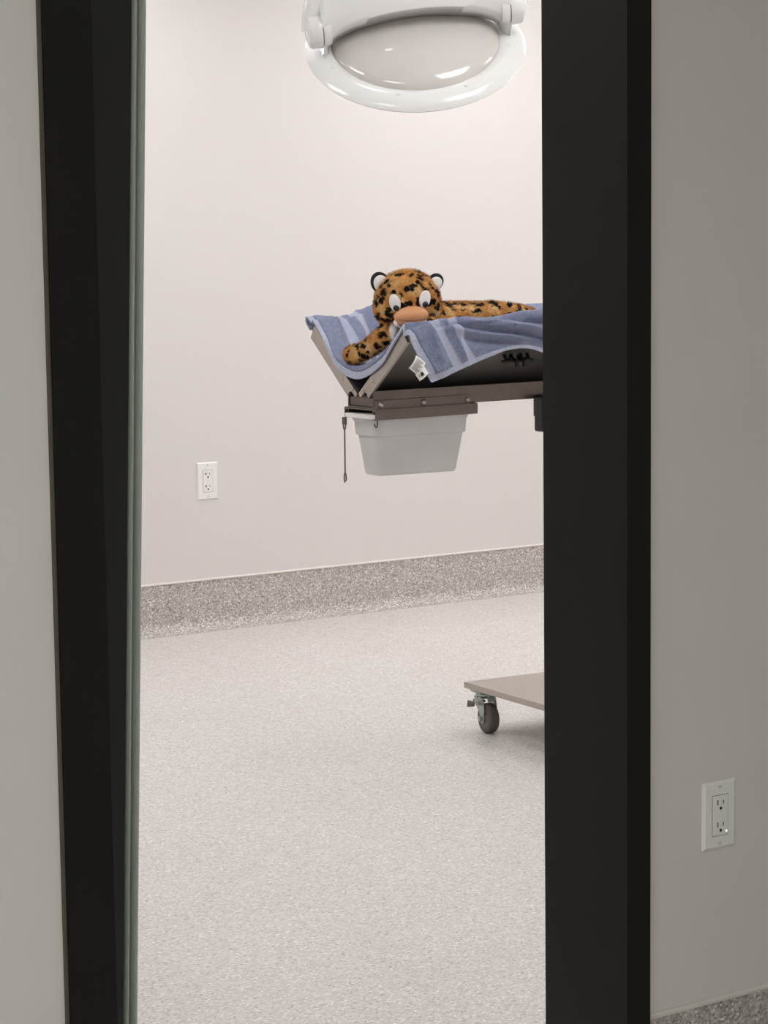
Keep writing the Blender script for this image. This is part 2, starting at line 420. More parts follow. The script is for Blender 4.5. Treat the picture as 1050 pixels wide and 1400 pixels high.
# bracket angle bolted along the rail, and the slide rails that carry the bin
for s, yo in ((-1, ry0), (1, ry1)):
    ya, yb = (yo-.004, yo) if s < 0 else (yo, yo+.004)
    tilt(MB().box(0.002, .306, ya, yb, .996, 1.027)).build('bracket_plate', 'steel_d', tb, B0, bevel=.001)
    if s < 0:
        for xx in (.022, .155, .296):
            mm = Matrix.Translation((xx, ya, 1.014+TILT*xx)) @ Matrix.Rotation(PI/2, 4, 'X')
            MB().lathe([(.0085, 0), (.0085, .001), (.007, .0035), (.0045, .0058), (0, .0066)], 16, mm).build('bolt', 'steel', tb, B0, smooth=50)
    yr = (yo-.012, yo+.003) if s < 0 else (yo-.003, yo+.020)
    pr = tilt(MB().box(0, .324, yr[0], yr[0]+.003, .974, .999).box(0, .324, yr[1]-.003, yr[1], .974, .999).box(0, .324, yr[0], yr[1], .996, .999))
    pr.build('slide_rail', 'steel_d', tb, B0, bevel=.0008)
tilt(MB().box(.0, .324, ry0-.012, ry1+.020, .9985, 1.0035)).build('rail_bridge', 'steel_d', tb, B0, bevel=.0008)
# small J hook at the corner of the slide rail
jp = [(.006, ry0-.010, .976), (.006, ry0-.010, .962)] + [(.006, ry0-.010+.007-.007*math.cos(a), .962-.007*math.sin(a)) for a in np.linspace(.3, PI*1.1, 8)]
MB().tube(jp, .0022, 8).build('corner_hook', 'steel_d', tb, B0, smooth=60)
# rope cleats on the underside of the panel next to the viewer's side
def cleat(x):
    y = -.104; z = tz(y)
    n = Vector((0, -VS*nrm, -nrm)); d = Vector((0, -nrm, VS*nrm)); o = Vector((x, y, z+TILT*x))
    m = MB()
    for q in (-.011, .011):
        m.tube([o+Vector((q, 0, 0)), o+Vector((q, 0, 0))+n*.020], .005, 8)
    pts = [o+Vector((q, 0, 0))+n*(.022+.004*abs(q)/.026) for q in (-.026, -.012, 0, .012, .026)]
    m.tube(pts, [.004, .0065, .007, .0065, .004], 8)
    return m.build('rope_cleat', 'black', tb, B0, smooth=50)
cleat(.395); cleat(.447)
for xx in (.405, .43):
    MB().tube([W0 for W0 in (Vector((xx, -.104, tz(-.104)-.004)), Vector((xx+.004, -.128, tz(-.104)-.016)), Vector((xx+.006, -.128, tz(-.104)-.03)))], .006, 8).build('cleat_tail', 'black', tb, B0, smooth=50)
# tilt head and column
tilt(MB().box(.515, .80, VC-.125, VC-.080, .913, 1.015)).build('tilt_handle', 'black', tb, B0, bevel=.006, seg=3)
tilt(MB().box(.62, 1.10, VC-.078, VC+.078, .94, 1.004)).build('column_head', 'black', tb, B0, bevel=.004)
box('column', 'steel', (.78, .94, VC-.08, VC+.08, .145, .95), tb, B0, bevel=.006)
box('column_sleeve', 'black', (.765, .955, VC-.095, VC+.095, .145, .50), tb, B0, bevel=.006)
# wheeled platform
SX0, SX1, SY0, SY1 = .534, 1.19, -.300, .348
pf = MB().box(SX0, SX1, SY0, SY1, .127, .145).build('platform', 'steel', tb, B0, bevel=.0015)
def caster(cx, cy, ang):
    r = empty('caster', (0, 0, 0)); r.parent = tb; r.location = Vector((cx, cy, 0))-Vector(B0); r.rotation_euler = (0, 0, ang)
    R = .045                                # local: x axle, y rolling direction, wheel trails towards -y
    T_ = lambda y, z: Matrix.Translation((0, y, z)) @ Matrix.Rotation(PI/2, 4, 'Y')
    yo = -.022
    MB().lathe([(.030, -.016), (R-.004, -.0155), (R-.001, -.012), (R, -.006), (R, .006), (R-.001, .012), (R-.004, .0155), (.030, .016), (.030, -.016)], 40, T_(yo, R)).build('tyre', 'rubber', r, smooth=40)
    MB().lathe([(0, -.013), (.012, -.0165), (.016, -.013), (.026, -.013), (.0305, -.0155), (.0305, .0155), (.026, .013), (.016, .013), (.012, .0165), (0, .013)], 32, T_(yo, R)).build('wheel_hub', 'hub', r, smooth=40)
    f = MB()
    for s in (1, -1):
        x0, x1 = (.0195, .0225) if s > 0 else (-.0225, -.0195)
        f.prism([(-.026, .106), (.030, .106), (.024, .085), (-.004, .062), (yo+.009, R-.012), (yo, R-.016), (yo-.009, R-.012), (yo-.013, R+.006), (-.034, .085)], x0, x1, 'x')
    f.box(-.0225, .0225, -.026, .030, .103, .107)
    fk = f.build('fork', 'zinc', r, bevel=.0008)
    MB().lathe([(.024, .107), (.028, .110), (.028, .116), (.022, .119)], 28).build('swivel_race', 'zinc', r, smooth=40)
    box('mounting_plate', 'zinc', (-.033, .033, -.033, .033, .1188, .127), r, bevel=.002)
    for a in range(12):
        t = 2*PI*a/12; MB().ell((.026*math.cos(t), .026*math.sin(t), .107), [(.003, 0, 0), (0, .003, 0), (0, 0, .003)], 8, 6).build('race_ball', 'zinc', r, smooth=60)
    MB().tube([(-.031, yo, R), (.031, yo, R)], .005, 12).build('axle_bolt', 'zinc', r, smooth=50)
    MB().tube([(-.032, yo, R), (-.025, yo, R)], .0085, 6).build('axle_nut', 'zinc', r, smooth=30)
    b = MB().box(-.014, .014, .022, .056, .083, .090); b.build('brake_pedal', 'rubber', r, bevel=.003)
    MB().tube([(-.030, .010, .083), (-.050, .018, .086)], [.007, .011], 12).build('brake_knob', 'hub', r, smooth=40)
caster(.573, .292, math.radians(-6.5))
caster(.577, -.245, math.radians(40))
caster(1.15, .292, math.radians(-60))
caster(1.15, -.245, math.radians(-80))

# ------------------------------------------------------------------ plastic bin on the slide rails
BB = (.165, VC-.008, .82)
bn = tag(troot('plastic_bin', BB), 'frosted white plastic bin hanging in rails under the table end', 'bin')
def rrect(x0, x1, y0, y1, r, n=6):
    p = []
    for cx, cy, a in ((x1-r, y1-r, 0), (x0+r, y1-r, PI/2), (x0+r, y0+r, PI), (x1-r, y0+r, 1.5*PI)):
        for k in range(n+1): t = a+PI/2*k/n; p.append((cx+r*math.cos(t), cy+r*math.sin(t)))
    return p
def loft(rings, name, m, parent, org, close=True, smooth=45):
    mb = MB(); vs = []; n = len(rings[0][0]); fs = []
    for poly, z in rings: vs += [(x, y, z) for x, y in poly]
    for i in range(len(rings)-1):
        for k in range(n): fs.append((i*n+k, i*n+(k+1) % n, (i+1)*n+(k+1) % n, (i+1)*n+k))
    if close: fs += [tuple(range(n-1, -1, -1)), tuple((len(rings)-1)*n+k for k in range(n))]
    return mb.add(vs, fs).build(name, m, parent, org, smooth=smooth)
cy = VC-.008
def R_(hx0, hx1, hy, r, z): return (rrect(hx0, hx1, cy-hy, cy+hy, r), z)
rings = [R_(.006, .308, .062, .020, .972), R_(.010, .306, .061, .020, .932), R_(.011, .305, .0605, .020, .929), R_(.016, .299, .056, .020, .9275), R_(.030, .282, .046, .020, .826), R_(.034, .278, .042, .018, .820),
         R_(.038, .274, .040, .016, .824), R_(.019, .296, .054, .018, .926), R_(.010, .304, .059, .018, .972)]
loft(rings, 'body', 'bin', bn, BB, smooth=28)
loft([R_(-.012, .318, .073, .020, .9765), R_(-.015, .320, .0745, .021, .9785), R_(-.015, .320, .0745, .021, .9865), R_(-.012, .318, .073, .020, .9885)], 'lid', 'plate', bn, BB)
loft([R_(.004, .310, .064, .018, .968), R_(.004, .310, .064, .018, .9765)], 'rim', 'bin', bn, BB)

# ------------------------------------------------------------------ hanging hook rod
HB = (-.004, .098, .80)
hk = tag(troot('hook_rod', HB), 'thin steel rod with a loop at each end hanging off the table corner', 'hook')
tp, bt = .966, .812
up_loop = [Vector((HB[0], HB[1]+.006*math.sin(a), tp-.012+.014*math.cos(a))) for a in np.linspace(0, 2*PI, 17)[:-1]]
lo_loop = [Vector((HB[0], HB[1]+.0055*math.sin(a), bt-.004-.013*math.cos(a))) for a in np.linspace(.3, 2*PI-.9, 14)]
MB().tube(up_loop, .0022, 8, closed=True).build('loop', 'steel_d', hk, HB, smooth=60)
MB().tube(lo_loop, .0022, 8).build('loop', 'steel_d', hk, HB, smooth=60)
MB().tube([(HB[0], HB[1], tp-.024), (HB[0]-.0005, HB[1]-.001, .88), (HB[0], HB[1], bt+.006)], .0022, 8).build('rod', 'steel_d', hk, HB, smooth=60)
MB().box(HB[0]-.003, HB[0]+.003, HB[1]-.009, HB[1]+.009, tp-.012, tp+.009).build('hanger_clip', 'steel_d', hk, HB, bevel=.001)

# ------------------------------------------------------------------ surgical light
LC = W((.175, 0.0, 1.974))
hd = Vector((-LC.x, -LC.y, 0)).normalized(); el = math.radians(51)
lz = hd*math.cos(el)+Vector((0, 0, math.sin(el)))
lx = Vector((0, 0, 1)).cross(hd).normalized(); ly = lz.cross(lx)
LM = Matrix.Identity(4)
for i in range(3): LM[i][0], LM[i][1], LM[i][2] = lx[i], ly[i], lz[i]
LM.translation = LC
lp = empty('surgical_light', LC); lp.matrix_world = LM
tag(lp, 'large white surgical lamp head tilted away above the table', 'lamp')
R0 = .296
ring = [(.222, .006), (.232, .012), (.25, .0135), (.272, .009), (.288, -.001), (R0, -.010), (R0-.002, -.013), (.285, -.016), (.24, -.018), (.215, -.012), (.222, .006)]
MB().lathe(ring, 128).build('rim', 'lampw', lp, smooth=50)
MB().lathe([(R0-.006, -.014), (R0-.008, -.018), (.27, -.021), (.0, -.022), (.0, -.016), (.28, -.0145), (R0-.006, -.014)], 96).build('lens_side', 'seal', lp, smooth=50)
dome = [(.226*math.cos(t), .060*math.sin(t)+.004) for t in np.linspace(0, PI/2, 24)]; dome[-1] = (0.0, dome[-1][1])
MB().lathe(dome, 96).build('dome', 'dome', lp, smooth=60)
def dome_z(r): return .060*math.sqrt(max(0, 1-(r/.226)**2))+.004
for a in (-2.62, -1.75, -1.02, -.12, .9, 2.0):
    MB().ell((.252*math.cos(a), .252*math.sin(a), .0135), [(.0055, 0, 0), (0, .0055, 0), (0, 0, .002)], 12, 8).build('rim_screw', 'lampw', lp, smooth=60)
MB().ell((.005, -.065, dome_z(.065)), [(.003, 0, 0), (0, .003, 0), (0, 0, .002)], 10, 6).build('dome_stud', 'lampw', lp, smooth=60)
# arched yoke shell spanning the dome, turned a little about the lamp axis
YR = math.radians(11)
def Y_(x, y, z): return (x*math.cos(YR)-y*math.sin(YR), x*math.sin(YR)+y*math.cos(YR), z)
def yoke():
    n = 64; rows = []
    for i in range(n+1):
        t = PI*i/n; c, s_ = math.cos(t), max(1e-4, math.sin(t)); q = s_**.62
        xl, xu = -.236*c, -.248*c
        rows.append([Y_(xl, .034*s_-.012*(1-s_), .006+.052*q), Y_(xu, -.022*s_-.032*(1-s_), .006+.118*q), Y_(xu-.004*c, -.018*s_-.038*(1-s_), .016+.117*q),
                     Y_(-.255*c, .006*s_-.046*(1-s_), .080+.082*s_**.8), Y_(-.255*c, .040*s_-.026*(1-s_), .113+.080*s_**.7),
                     Y_(-.255*c, .075*s_+.006*(1-s_), .122+.075*s_**.7), Y_(-.255*c, .110*s_+.036*(1-s_), .106+.080*s_**.7), Y_(-.250*c, .125*s_+.048*(1-s_), .070+.080*s_), Y_(xl, .120*s_+.050*(1-s_), .006+.050*q)])
    m = MB(); vs = [p for r in rows for p in r]; k = len(rows[0]); fs = []
    for i in range(n):
        for j in range(k): fs.append((i*k+j, i*k+(j+1) % k, (i+1)*k+(j+1) % k, (i+1)*k+j))
    fs += [tuple(range(k)), tuple(n*k+j for j in range(k-1, -1, -1))]
    return m.add(vs, fs)
yk = yoke().build('yoke', 'lampw', lp, smooth=55)
MB().lathe([(.052, 0), (.052, .004), (.0505, .004), (.0505, 0), (.052, 0)], 48, Matrix.Translation(Y_(0, .065, .194))).build('seam_ring', 'gap', yk, smooth=40)
MB().lathe([(.050, 0), (.050, .006), (.044, .010), (0, .012)], 48, Matrix.Translation(Y_(0, .065, .192))).build('yoke_cap', 'lampw', yk, smooth=40)
# pivot caps and the fork that carries the lamp
for s in (-1, 1):
    A = Matrix.Rotation(YR, 4, 'Z') @ Matrix.Translation((s*.240, .0, .078)) @ Matrix.Rotation(s*PI/2, 4, 'Y')
    MB().lathe([(.040, -.01), (.044, .005), (.0445, .010), (.043, .0115)], 40, A).build('pivot_collar', 'lampw', lp, smooth=40)
    MB().lathe([(.044, .0115), (.044, .0135)], 40, A).build('pivot_seam', 'gap', lp, smooth=40)
    MB().lathe([(.045, .0135), (.046, .015), (.046, .040), (.042, .048), (.030, .053), (0, .054)], 40, A).build('pivot_cap', 'lampw', lp, smooth=40)
LI = LM.inverted()
pv = [LM @ (Matrix.Rotation(YR, 4, 'Z') @ Vector((s*.272, 0, .078))) for s in (-1, 1)]
mid = (pv[0]+pv[1])/2; axd = (pv[1]-pv[0]).normalized()
back = Vector((0, 0, 1))
pts = []
for t in np.linspace(0, PI, 33):
    pts.append(LI @ (mid - axd*math.cos(t)*.276 + back*(math.sin(t)*.31)))
MB().tube(pts, [.030]*4+[.026]*25+[.030]*4, 16).build('fork_bow', 'lampw', lp, smooth=60)
tpw = mid+back*.31
MB().tube([LI @ tpw, LI @ Vector((tpw.x, tpw.y, CH-.02))], .03, 20).build('drop_tube', 'lampw', lp, smooth=50)
MB().lathe([(.11, 0), (.11, .03), (.05, .06), (.03, .07)], 40, LI @ (Matrix.Translation((tpw.x, tpw.y, CH)) @ Matrix.Rotation(PI, 4, 'X'))).build('ceiling_mount', 'lampw', lp, smooth=40)

# ------------------------------------------------------------------ towel
TB = (.4, VC, 1.10)
tw = tag(troot('bath_towel', TB), 'blue grey terry towel with woven bands draped over the V-shaped tabletop', 'towel')
def smooth_interp(x, xs, ys):
    # monotone-ish cubic (Catmull-Rom) interpolation on scattered knots
    xs = np.asarray(xs, float); ys = np.asarray(ys, float); x = np.clip(x, xs[0], xs[-1])
    d = np.gradient(ys, xs); i = np.clip(np.searchsorted(xs, x, side='right')-1, 0, len(xs)-2)
    h = xs[i+1]-xs[i]; t = (x-xs[i])/h
    return (2*t**3-3*t**2+1)*ys[i]+(t**3-2*t**2+t)*h*d[i]+(-2*t**3+3*t**2)*ys[i+1]+(t**3-t**2)*h*d[i+1]
tz_v = lambda y: VZ + VS*np.abs(y-VC) - 4*np.maximum(0, np.abs(y-VC)-VT)
NU, NV = 330, 230
LEN = .92
us = np.concatenate([np.linspace(0, .06, 34)[:-1], np.linspace(.06, .50, 220)[:-1], np.linspace(.50, LEN, NU-252)])
vsn = np.linspace(0, 11, NV)
A_, V_ = np.meshgrid(us, vsn, indexing='ij')
k = np.arange(12)
cy_ = [.318, .326, .300, .215, .120, .010, -.105, -.180, -.232, -.258, -.268, -.272]
def g(x, c, s): return np.exp(-((x-c)/s)**2)
# front edge position, overhang and the lower edge of the hanging side
x0 = smooth_interp(V_, k, [.012, .004, -.004, -.006, -.006, -.006, -.004, .004, .006, .002, .018, .050])
over = smooth_interp(V_, k, [0, 0, 0, .006, .030, .040, .038, .032, .030, .016, .002, 0])
X = A_ + x0*np.exp(-A_/.5)
rimb = .004+smooth_interp(X, [-.05, .03, .12, .16, .19, .24, .35, .7, 1.0], [.0, .003, .000, .008, .020, .022, .018, .014, .012])
crest = smooth_interp(X, [-.05, 0, .04, .10, .18, .30, .42, .6, 1.0], [-.018, -.016, -.011, -.004, -.003, -.003, .003, .004, .004])
zb = smooth_interp(X, [-.05, .05, .13, .225, .285, .355, .43, .55, 1.0], [1.06, 1.082, 1.108, 1.139, 1.155, 1.157, 1.135, 1.12, 1.12])
zs = [1.205, 1.226, 1.236, 1.178, 1.132, 1.118, 1.152, 1.198, 1.231, 1.222, 1.17, 1.10]
Yc = smooth_interp(V_, k, cy_)
Z = smooth_interp(V_, k, zs)
wr = np.clip(1-np.abs(V_-1.8)/1.6, 0, 1); Z = Z + rimb*wr
wc = np.clip(1-np.abs(V_-8)/2.0, 0, 1); Z = Z + crest*wc
# hanging side: remap height between the crest and the lower edge
hang = np.clip((V_-9)/2, 0, 1); ztop = 1.220+crest*.5
Z = np.where(V_ > 9, ztop*(1-hang)+zb*hang, Z)
Z = np.where((V_ > 8.6) & (V_ <= 9), Z*(1-(V_-8.6)/.4)+((V_-8.6)/.4)*ztop, Z)
pan = tz_v(Yc)+.009
Z = np.where((V_ > 1.6) & (V_ < 8.5), .5*(Z+pan+np.sqrt((Z-pan)**2+1e-5)), Z)
Z = Z + TILT*X
# droop of the front edge over the end of the V
xx = X-over; ov = np.clip(-xx-.002, 0, 1)*np.clip(over/.012, 0, 1)
X = np.where(ov > 0, -.002-.010*(1-np.exp(-ov/.010)), xx + 0*X)
Z = Z - np.maximum(0, ov-.006*(1-np.exp(-ov/.006)))*.95
def normals(X, Y, Z):
    P = np.stack([X, Y, Z], -1); du = np.gradient(P, axis=0); dv = np.gradient(P, axis=1)
    n = np.cross(dv, du); n /= np.linalg.norm(n, axis=-1, keepdims=True)+1e-12
    return P, n
P, N = normals(X, Yc, Z)
if N[NU//2, int(NV*5/11)][2] < 0: N = -N
D = np.zeros_like(X)
def ridge(x0, v0, x1, v1, wd, amp):
    # soft fold between two (x, v) points; v counts 0.04 m each
    ax, ay, bx, by = x0, v0*.045, x1, v1*.045
    px, py = P[..., 0], V_*.045; L2 = (bx-ax)**2+(by-ay)**2
    t = np.clip(((px-ax)*(bx-ax)+(py-ay)*(by-ay))/L2, 0, 1)
    d = np.hypot(px-ax-t*(bx-ax), py-ay-t*(by-ay))
    return 2.1*amp*np.exp(-(d/wd)**2)*np.sin(PI*np.clip(t*.9+.05, 0, 1))**.5
for q in ((.06, 8.2, .62, 10.4, .013, .013), (.10, 8.9, .34, 10.2, .010, .010), (.22, 8.0, .70, 9.5, .012, .012), (.34, 8.0, .62, 8.9, .009, .010), (.05, 8.6, .09, 10.8, .016, .006),
          (.13, 8.7, .15, 10.6, .012, .006), (.42, 8.2, .66, 9.1, .007, .007), (.0, 9.6, .08, 10.9, .01, .003),
          (.16, 2.0, .08, 4.2, .016, .010), (.21, 2.2, .16, 4.6, .020, .013), (.25, 2.6, .26, 4.8, .013, .010), (.09, 2.0, .02, 3.6, .012, .005),
          (.02, 3.5, .07, 4.6, .02, .005), (.30, 2.0, .60, 3.4, .016, .010), (.45, 2.0, .8, 3.0, .014, .01), (.02, 6.5, .1, 7.6, .02, .005)):
    D += ridge(*q)
for q in ((.10, 8.6, .50, 10.3, .010, -.007), (.16, 9.4, .30, 10.3, .012, -.007), (.28, 8.4, .66, 9.8, .008, -.006)): D += ridge(*q)
U_, Vm = P[..., 0], V_*.045
nz = np.zeros_like(D)
for i in range(D.shape[0]):
    for j in range(D.shape[1]):
        a = (U_[i, j]*16, Vm[i, j]*16, .3); nz[i, j] = mnoise.noise(a)*.0028
inside_band = ((A_ > .083) & (A_ < .110)) | ((A_ > .134) & (A_ < .156)) | (A_ < .024)
fine = rng.normal(0, .00075, D.shape)
D = D + nz + np.where(inside_band, -.0022, fine)
D *= np.clip(A_/.02, .25, 1)
D = D + np.where(A_ < .022, .0009*np.sin(V_*2*PI*5.2), 0)
P = P + N*D[..., None]
def part_grid(i0, i1, j0, j1, name, m, parent, th=.0045, sub=1):
    ni, nj = i1-i0+1, j1-j0+1
    top = P[i0:i1+1, j0:j1+1].reshape(-1, 3); bot = (P-N*th)[i0:i1+1, j0:j1+1].reshape(-1, 3)
    me = bpy.data.meshes.new(name); V = np.concatenate([top, bot])-np.array(TB); n = ni*nj
    fs = []
    idx = lambda i, j: i*nj+j
    for i in range(ni-1):
        for j in range(nj-1):
            a, b, c, d = idx(i, j), idx(i+1, j), idx(i+1, j+1), idx(i, j+1)
            fs.append((a, d, c, b)); fs.append((n+a, n+b, n+c, n+d))
    for i in range(ni-1):
        for j, fl in ((0, 0), (nj-1, 1)):
            a, b = idx(i, j), idx(i+1, j); fs.append((a, b, n+b, n+a) if not fl else (b, a, n+a, n+b))
    for j in range(nj-1):
        for i, fl in ((0, 1), (ni-1, 0)):
            a, b = idx(i, j), idx(i, j+1); fs.append((a, b, n+b, n+a) if not fl else (b, a, n+a, n+b))
    me.from_pydata(V.tolist(), [], fs); me.materials.append(mat[m])
    bm = bmesh.new(); bm.from_mesh(me); bmesh.ops.recalc_face_normals(bm, faces=bm.faces); bm.to_mesh(me); bm.free()
    me.polygons.foreach_set('use_smooth', [True]*len(me.polygons)); me.set_sharp_from_angle(angle=math.radians(75))
    ob = bpy.data.objects.new(name, me); col.objects.link(ob); ob.parent = parent
    return ob
ui = lambda a: int(np.argmin(np.abs(us-a)))
jh = int(NV*10.68/11)
cuts = [(0, ui(.022), 'end_hem', 'hem'), (ui(.022), ui(.083), 'terry_panel', 'terry'), (ui(.083), ui(.110), 'woven_band', 'band'),
        (ui(.110), ui(.134), 'terry_panel', 'terry'), (ui(.134), ui(.156), 'woven_band', 'band'), (ui(.156), NU-1 if NU-1 < len(us) else len(us)-1, 'terry_panel', 'terry')]
for i0, i1, nm, mm in cuts: part_grid(i0, min(i1, len(us)-1), 0, jh, nm, mm, tw)
part_grid(0, len(us)-1, jh, NV-1, 'side_hem', 'hem', tw, .006)
ih = ui(.022)
stp = [tuple(P[ih, j]+N[ih, j]*.0006) for j in range(0, NV-4, 2)]
MB().tube(stp, .0011, 6).build('hem_stitching', 'stitch', tw, TB, smooth=60)
# care tags sewn into the end hem on the hanging side
def care_tag(jv, ln, wd, ang, name, rows):
    j = int(NV*jv/11); o = Vector(P[1, j])+Vector((-.002, -.004, 0))
    d = Vector((-math.cos(ang)*.86, -.02, -math.sin(ang))).normalized(); e = Vector(( -d.z, 0, d.x)).normalized(); n = d.cross(e).normalized()
    if n.y > 0: n = -n
    m = MB(); vs = []; K = 7
    for sgn in (0, 1):
        for i in range(K):
            t = i/(K-1); b = o + d*ln*t + n*(.006*math.sin(t*PI)) - n*.0008*sgn
            vs += [b-e*wd/2, b+e*wd/2]
    fs = []
    for i in range(K-1):
        a = i*2; fs.append((a, a+1, a+3, a+2)); q = a+2*K; fs.append((q, q+2, q+3, q+1))
        fs += [(a, a+2, q+2, q), (a+1, q+1, q+3, a+3)]
    fs += [(0, 2*K, 2*K+1, 1), (2*K-2, 2*K-1, 4*K-1, 4*K-2)]
    tg = m.add(vs, fs).build(name, 'tag', tw, TB, smooth=40)
    pm = MB()
    for (t0, t1, w0, w1) in rows:
        q = []
        for t, w_ in ((t0, w0), (t1, w0), (t1, w1), (t0, w1)):
            q.append(o+d*ln*t+n*(.006*math.sin(t*PI)+.0005)+e*wd*w_)
        pm.add(q, [(0, 1, 2, 3)])
    pm.build('printed_text', 'print', tg, TB)
    return tg
care_tag(9.95, .040, .034, math.radians(50), 'care_tag', [(.14+.10*i, .18+.10*i, -.34, .36-.12*(i % 3)) for i in range(8)])
care_tag(10.42, .034, .022, math.radians(34), 'care_tag', [(.45, .72, -.28, .20), (.80, .85, -.2, .1)])

# ------------------------------------------------------------------ plush leopard
PB = (.10, -.04, 1.13)
pt = tag(troot('plush_leopard', PB), 'spotted orange plush leopard toy lying on the blue towel', 'toy')
hr = Vector((.862, -.508, 0)); hf = Vector((-.508, -.862, 0)); hu = Vector((0, 0, 1))
HC = Vector((.081, -.100, 1.297))
def H(r, u, f): return HC + hr*r + hu*u + hf*f
sk = MB()
def blob(c, rx, ru, rf): sk.ell(c, [hr*rx, hf*rf, hu*ru], 28, 18)
blob(H(0, 0, 0), .086, .076, .080)
blob(H(-.042, -.024, .008), .048, .048, .055); blob(H(.044, -.022, .008), .046, .048, .055)
blob(H(.0, .018, .01), .074, .056, .066)
blob(H(0, -.04, .03), .05, .035, .05)
def chain(pts):
    for (a, ra), (b, rb) in zip(pts[:-1], pts[1:]):
        a = Vector(a); b = Vector(b); n = max(2, int((b-a).length/.012))
        for i in range(n+1):
            t = i/n; r = ra+(rb-ra)*t; sk.ell(a.lerp(b, t), [(r, 0, 0), (0, r, 0), (0, 0, r)], 14, 10)
chain([((.09, -.06, 1.235), .058), ((.17, -.025, 1.218), .062), ((.27, 0, 1.216), .068), ((.36, .0, 1.214), .068), ((.425, -.01, 1.208), .058)])
chain([((.05, -.085, 1.215), .034), ((.030, -.060, 1.196), .028), ((.012, .0, 1.160), .0245), ((.006, .045, 1.148), .0255), ((.004, .066, 1.146), .025)])     # stretched foreleg
chain([((.11, -.12, 1.205), .036), ((.10, -.19, 1.225), .026)])                                                 # other foreleg, tucked behind the towel crest
chain([((.37, -.045, 1.232), .052), ((.43, -.065, 1.238), .040), ((.475, -.08, 1.238), .030), ((.49, -.086, 1.236), .025)])  # hind leg
chain([((.36, .05, 1.20), .045), ((.46, .09, 1.19), .032)])
tmp = sk.build('body', 'leopard', None, (0, 0, 0))
rm = tmp.modifiers.new('r', 'REMESH'); rm.mode = 'VOXEL'; rm.voxel_size = .0042
sm = tmp.modifiers.new('s', 'SMOOTH'); sm.factor = .6; sm.iterations = 14
dg = bpy.context.evaluated_depsgraph_get(); me = bpy.data.meshes.new_from_object(tmp.evaluated_get(dg))
old = tmp.data; tmp.modifiers.clear(); tmp.data = me; bpy.data.meshes.remove(old); me.name = 'body'
body = tmp; body.parent = pt
me.transform(Matrix.Translation(-Vector(PB)))
me.materials.clear(); me.materials.append(mat['leopard']); me.polygons.foreach_set('use_smooth', [True]*len(me.polygons))
# short pile as thin blades rooted in the body surface
me.calc_loop_triangles()
co = np.array([v.co[:] for v in me.vertices]); tri = np.array([t.vertices[:] for t in me.loop_triangles])
vn = np.array([v.normal[:] for v in me.vertices])
def fur(co, tri, vn, n, length, wid, name, m, parent, keep=None):
    a, b, c = co[tri[:, 0]], co[tri[:, 1]], co[tri[:, 2]]
    ar = np.linalg.norm(np.cross(b-a, c-a), axis=1); pick = rng.choice(len(tri), n, p=ar/ar.sum())
    r1, r2 = np.sqrt(rng.random(n)), rng.random(n); w0, w1, w2 = 1-r1, r1*(1-r2), r1*r2
    T = tri[pick]; p = co[T[:, 0]]*w0[:, None]+co[T[:, 1]]*w1[:, None]+co[T[:, 2]]*w2[:, None]
    nn = vn[T[:, 0]]*w0[:, None]+vn[T[:, 1]]*w1[:, None]+vn[T[:, 2]]*w2[:, None]
    if keep is not None:
        kk = keep(p); p, nn = p[kk], nn[kk]; n = len(p)
    d = nn/np.linalg.norm(nn, axis=1, keepdims=True)+rng.normal(0, .38, (n, 3))+np.array([.12, .05, -.28]); d /= np.linalg.norm(d, axis=1, keepdims=True)
    s = np.cross(d, rng.normal(0, 1, (n, 3))); s /= np.linalg.norm(s, axis=1, keepdims=True)+1e-9
    L = length*rng.uniform(.6, 1.15, (n, 1))
    V = np.stack([p-s*wid-nn*.001, p+s*wid-nn*.001, p+d*L], 1).reshape(-1, 3)
    F = np.arange(3*n).reshape(-1, 3)
    fm = bpy.data.meshes.new(name); fm.from_pydata(V.tolist(), [], F.tolist()); fm.materials.append(mat[m])
    o = bpy.data.objects.new(name, fm); col.objects.link(o); o.parent = parent; o['kind'] = 'stuff'; return o
# face features, placed on the front of the head
def on_head(r, u):
    q = 1-(r/.088)**2-(u/.078)**2
    return .080*math.sqrt(max(.02, q))
PX = .00192
face = []
def feat(name, px, py, rw, rh, rd, m, push=0, parent=None, rollz=0, n=20):
    r, u = (px-557)*PX, (408-py)*PX
    c = H(r, u, on_head(r, u)+push)
    A = hr*math.cos(rollz)+hu*math.sin(rollz); B = -hr*math.sin(rollz)+hu*math.cos(rollz)
    # patches lean with the curve of the head
    nv = (hf*1.0+hr*(r/.10)+hu*(u/.11)).normalized()
    A = (A-nv*A.dot(nv)).normalized(); B = nv.cross(A)
    if B.z < 0: B = -B
    face.append((Vector(c)-Vector(PB), max(rw, rh)))
    return MB().ell(c, [A*rw, B*rh, nv*rd], n, 14).build(name, m, parent or pt, PB, smooth=80), c, nv
wl, cl, nl = feat('eye_patch', 539.5, 413, .0155, .0240, .0060, 'pwhite', .003, rollz=.22)
wr2, cr, nr = feat('eye_patch', 580.5, 408.5, .0160, .0238, .0060, 'pwhite', .005, rollz=-.22)
for (ex, ey, pr_, ps) in ((541.5, 420, wl, .008), (580.8, 415.5, wr2, .010)):
    r, u = (ex-557)*PX, (408-ey)*PX; c = H(r, u, on_head(r, u)+ps)
    MB().ell(c, [hr*.0088, hf*.0065, hu*.0088], 20, 14).build('eye_rim', 'iris', pr_, PB, smooth=80)
    MB().ell(c+hf*.003, [hr*.0072, hf*.0058, hu*.0072], 20, 14).build('eye', 'eye', pr_, PB, smooth=80)
mr, mu = (561.5-557)*PX, (408-431)*PX
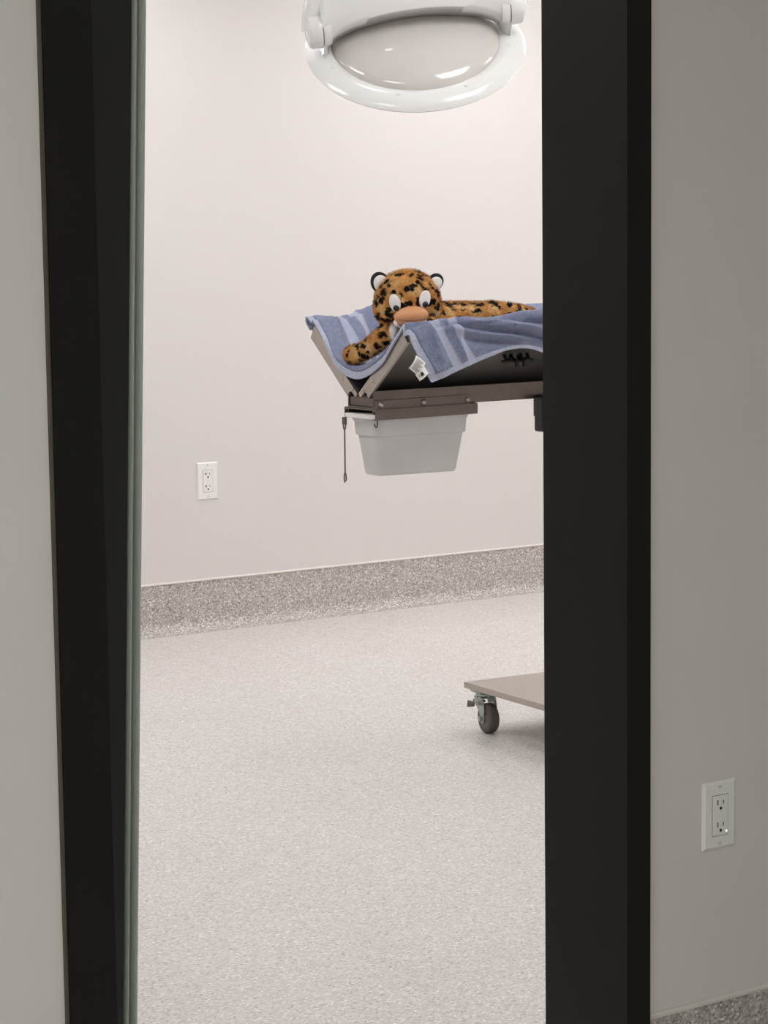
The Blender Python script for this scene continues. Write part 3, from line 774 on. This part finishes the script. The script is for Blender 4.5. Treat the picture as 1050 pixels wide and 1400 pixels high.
mz = MB(); mz.ell(H(mr, mu, .078), [hr*.045+hu*.003, hf*.040, hu*.0255], 32, 22); muz = mz.build('muzzle', 'ptan', pt, PB, smooth=80)
MB().ell(H(mr, mu-.017, .080), [hr*.039, hf*.034, hu*.0145], 28, 18).build('lower_lip', 'ppink', muz, PB, smooth=80)
for s in (-1, 1):
    MB().ell(H(mr+s*.021, mu-.017, .064), [hr*.026, hf*.032, hu*.0150], 22, 16).build('chin_patch', 'pwhite', muz, PB, smooth=80)
MB().ell(H(mr, mu-.032, .068), [hr*.030, hf*.03, hu*.015], 22, 16).build('chin', 'pwhite', muz, PB, smooth=80)
mc = [H(mr+x, mu-.0085+.25*x*x/.04*.4, .080+.0375*math.sqrt(max(.05, 1-(x/.046)**2))) for x in np.linspace(-.036, .036, 15)]
MB().tube(mc, .0013, 6).build('mouth_seam', 'ppink', muz, PB, smooth=60)
# chest patch between chin and the stretched foreleg
MB().ell(H(-.036, -.080, .028), [hr*.014, hf*.016, hu*.030], 20, 14).build('chest_patch', 'pwhite', pt, PB, smooth=80)
# ears: black outside, white lining
def ear(px, py, w, h, lean, turn):
    r, u = (px-557)*PX, (408-py)*PX
    A = (hr*math.cos(turn)+hf*math.sin(turn)); F_ = (hf*math.cos(turn)-hr*math.sin(turn))
    ua = (hu*math.cos(lean)+A*math.sin(lean)); ra = (A*math.cos(lean)-hu*math.sin(lean))
    c = H(r, u, .004)
    e = MB().ell(c, [ra*w, F_*.010, ua*h], 26, 18).build('ear', 'pblack', pt, PB, smooth=80)
    MB().ell(c+F_*.0065-ua*.004+ra*(.002 if lean > 0 else .002), [ra*w*.80, F_*.0075, ua*h*.80], 24, 16).build('ear_lining', 'pwhite', e, PB, smooth=80)
    return e
ear(520.0, 386, .0255, .0300, -.45, .10)
ear(596, 385.5, .0215, .0240, .75, -.25)
# black ring and orange paw at the end of the hind leg
MB().lathe([(.034, -.006), (.0375, -.003), (.0375, .003), (.034, .006)], 24, Matrix.Translation((.450, -.072, 1.239)) @ (Vector((.045, -.015, -.002)).to_track_quat('Z', 'Y').to_matrix().to_4x4())).build('leg_ring', 'pblack', pt, PB, smooth=60)
MB().ell((.486, -.084, 1.237), [Vector((.032, -.011, -.006)), (.009, .029, 0), (0, .004, .0265)], 20, 14).build('paw', 'porange', pt, PB, smooth=80)
def keepf(p):
    k = np.ones(len(p), bool)
    for c, r in face: k &= np.linalg.norm(p-np.array(c), axis=1) > r*.9
    mcx = np.array(H(mr, mu, .085)-Vector(PB)); k &= np.linalg.norm((p-mcx), axis=1) > .040
    return k
fur(co, tri, vn, 64000, .0085, .0006, 'fur', 'leopard', body, keepf)
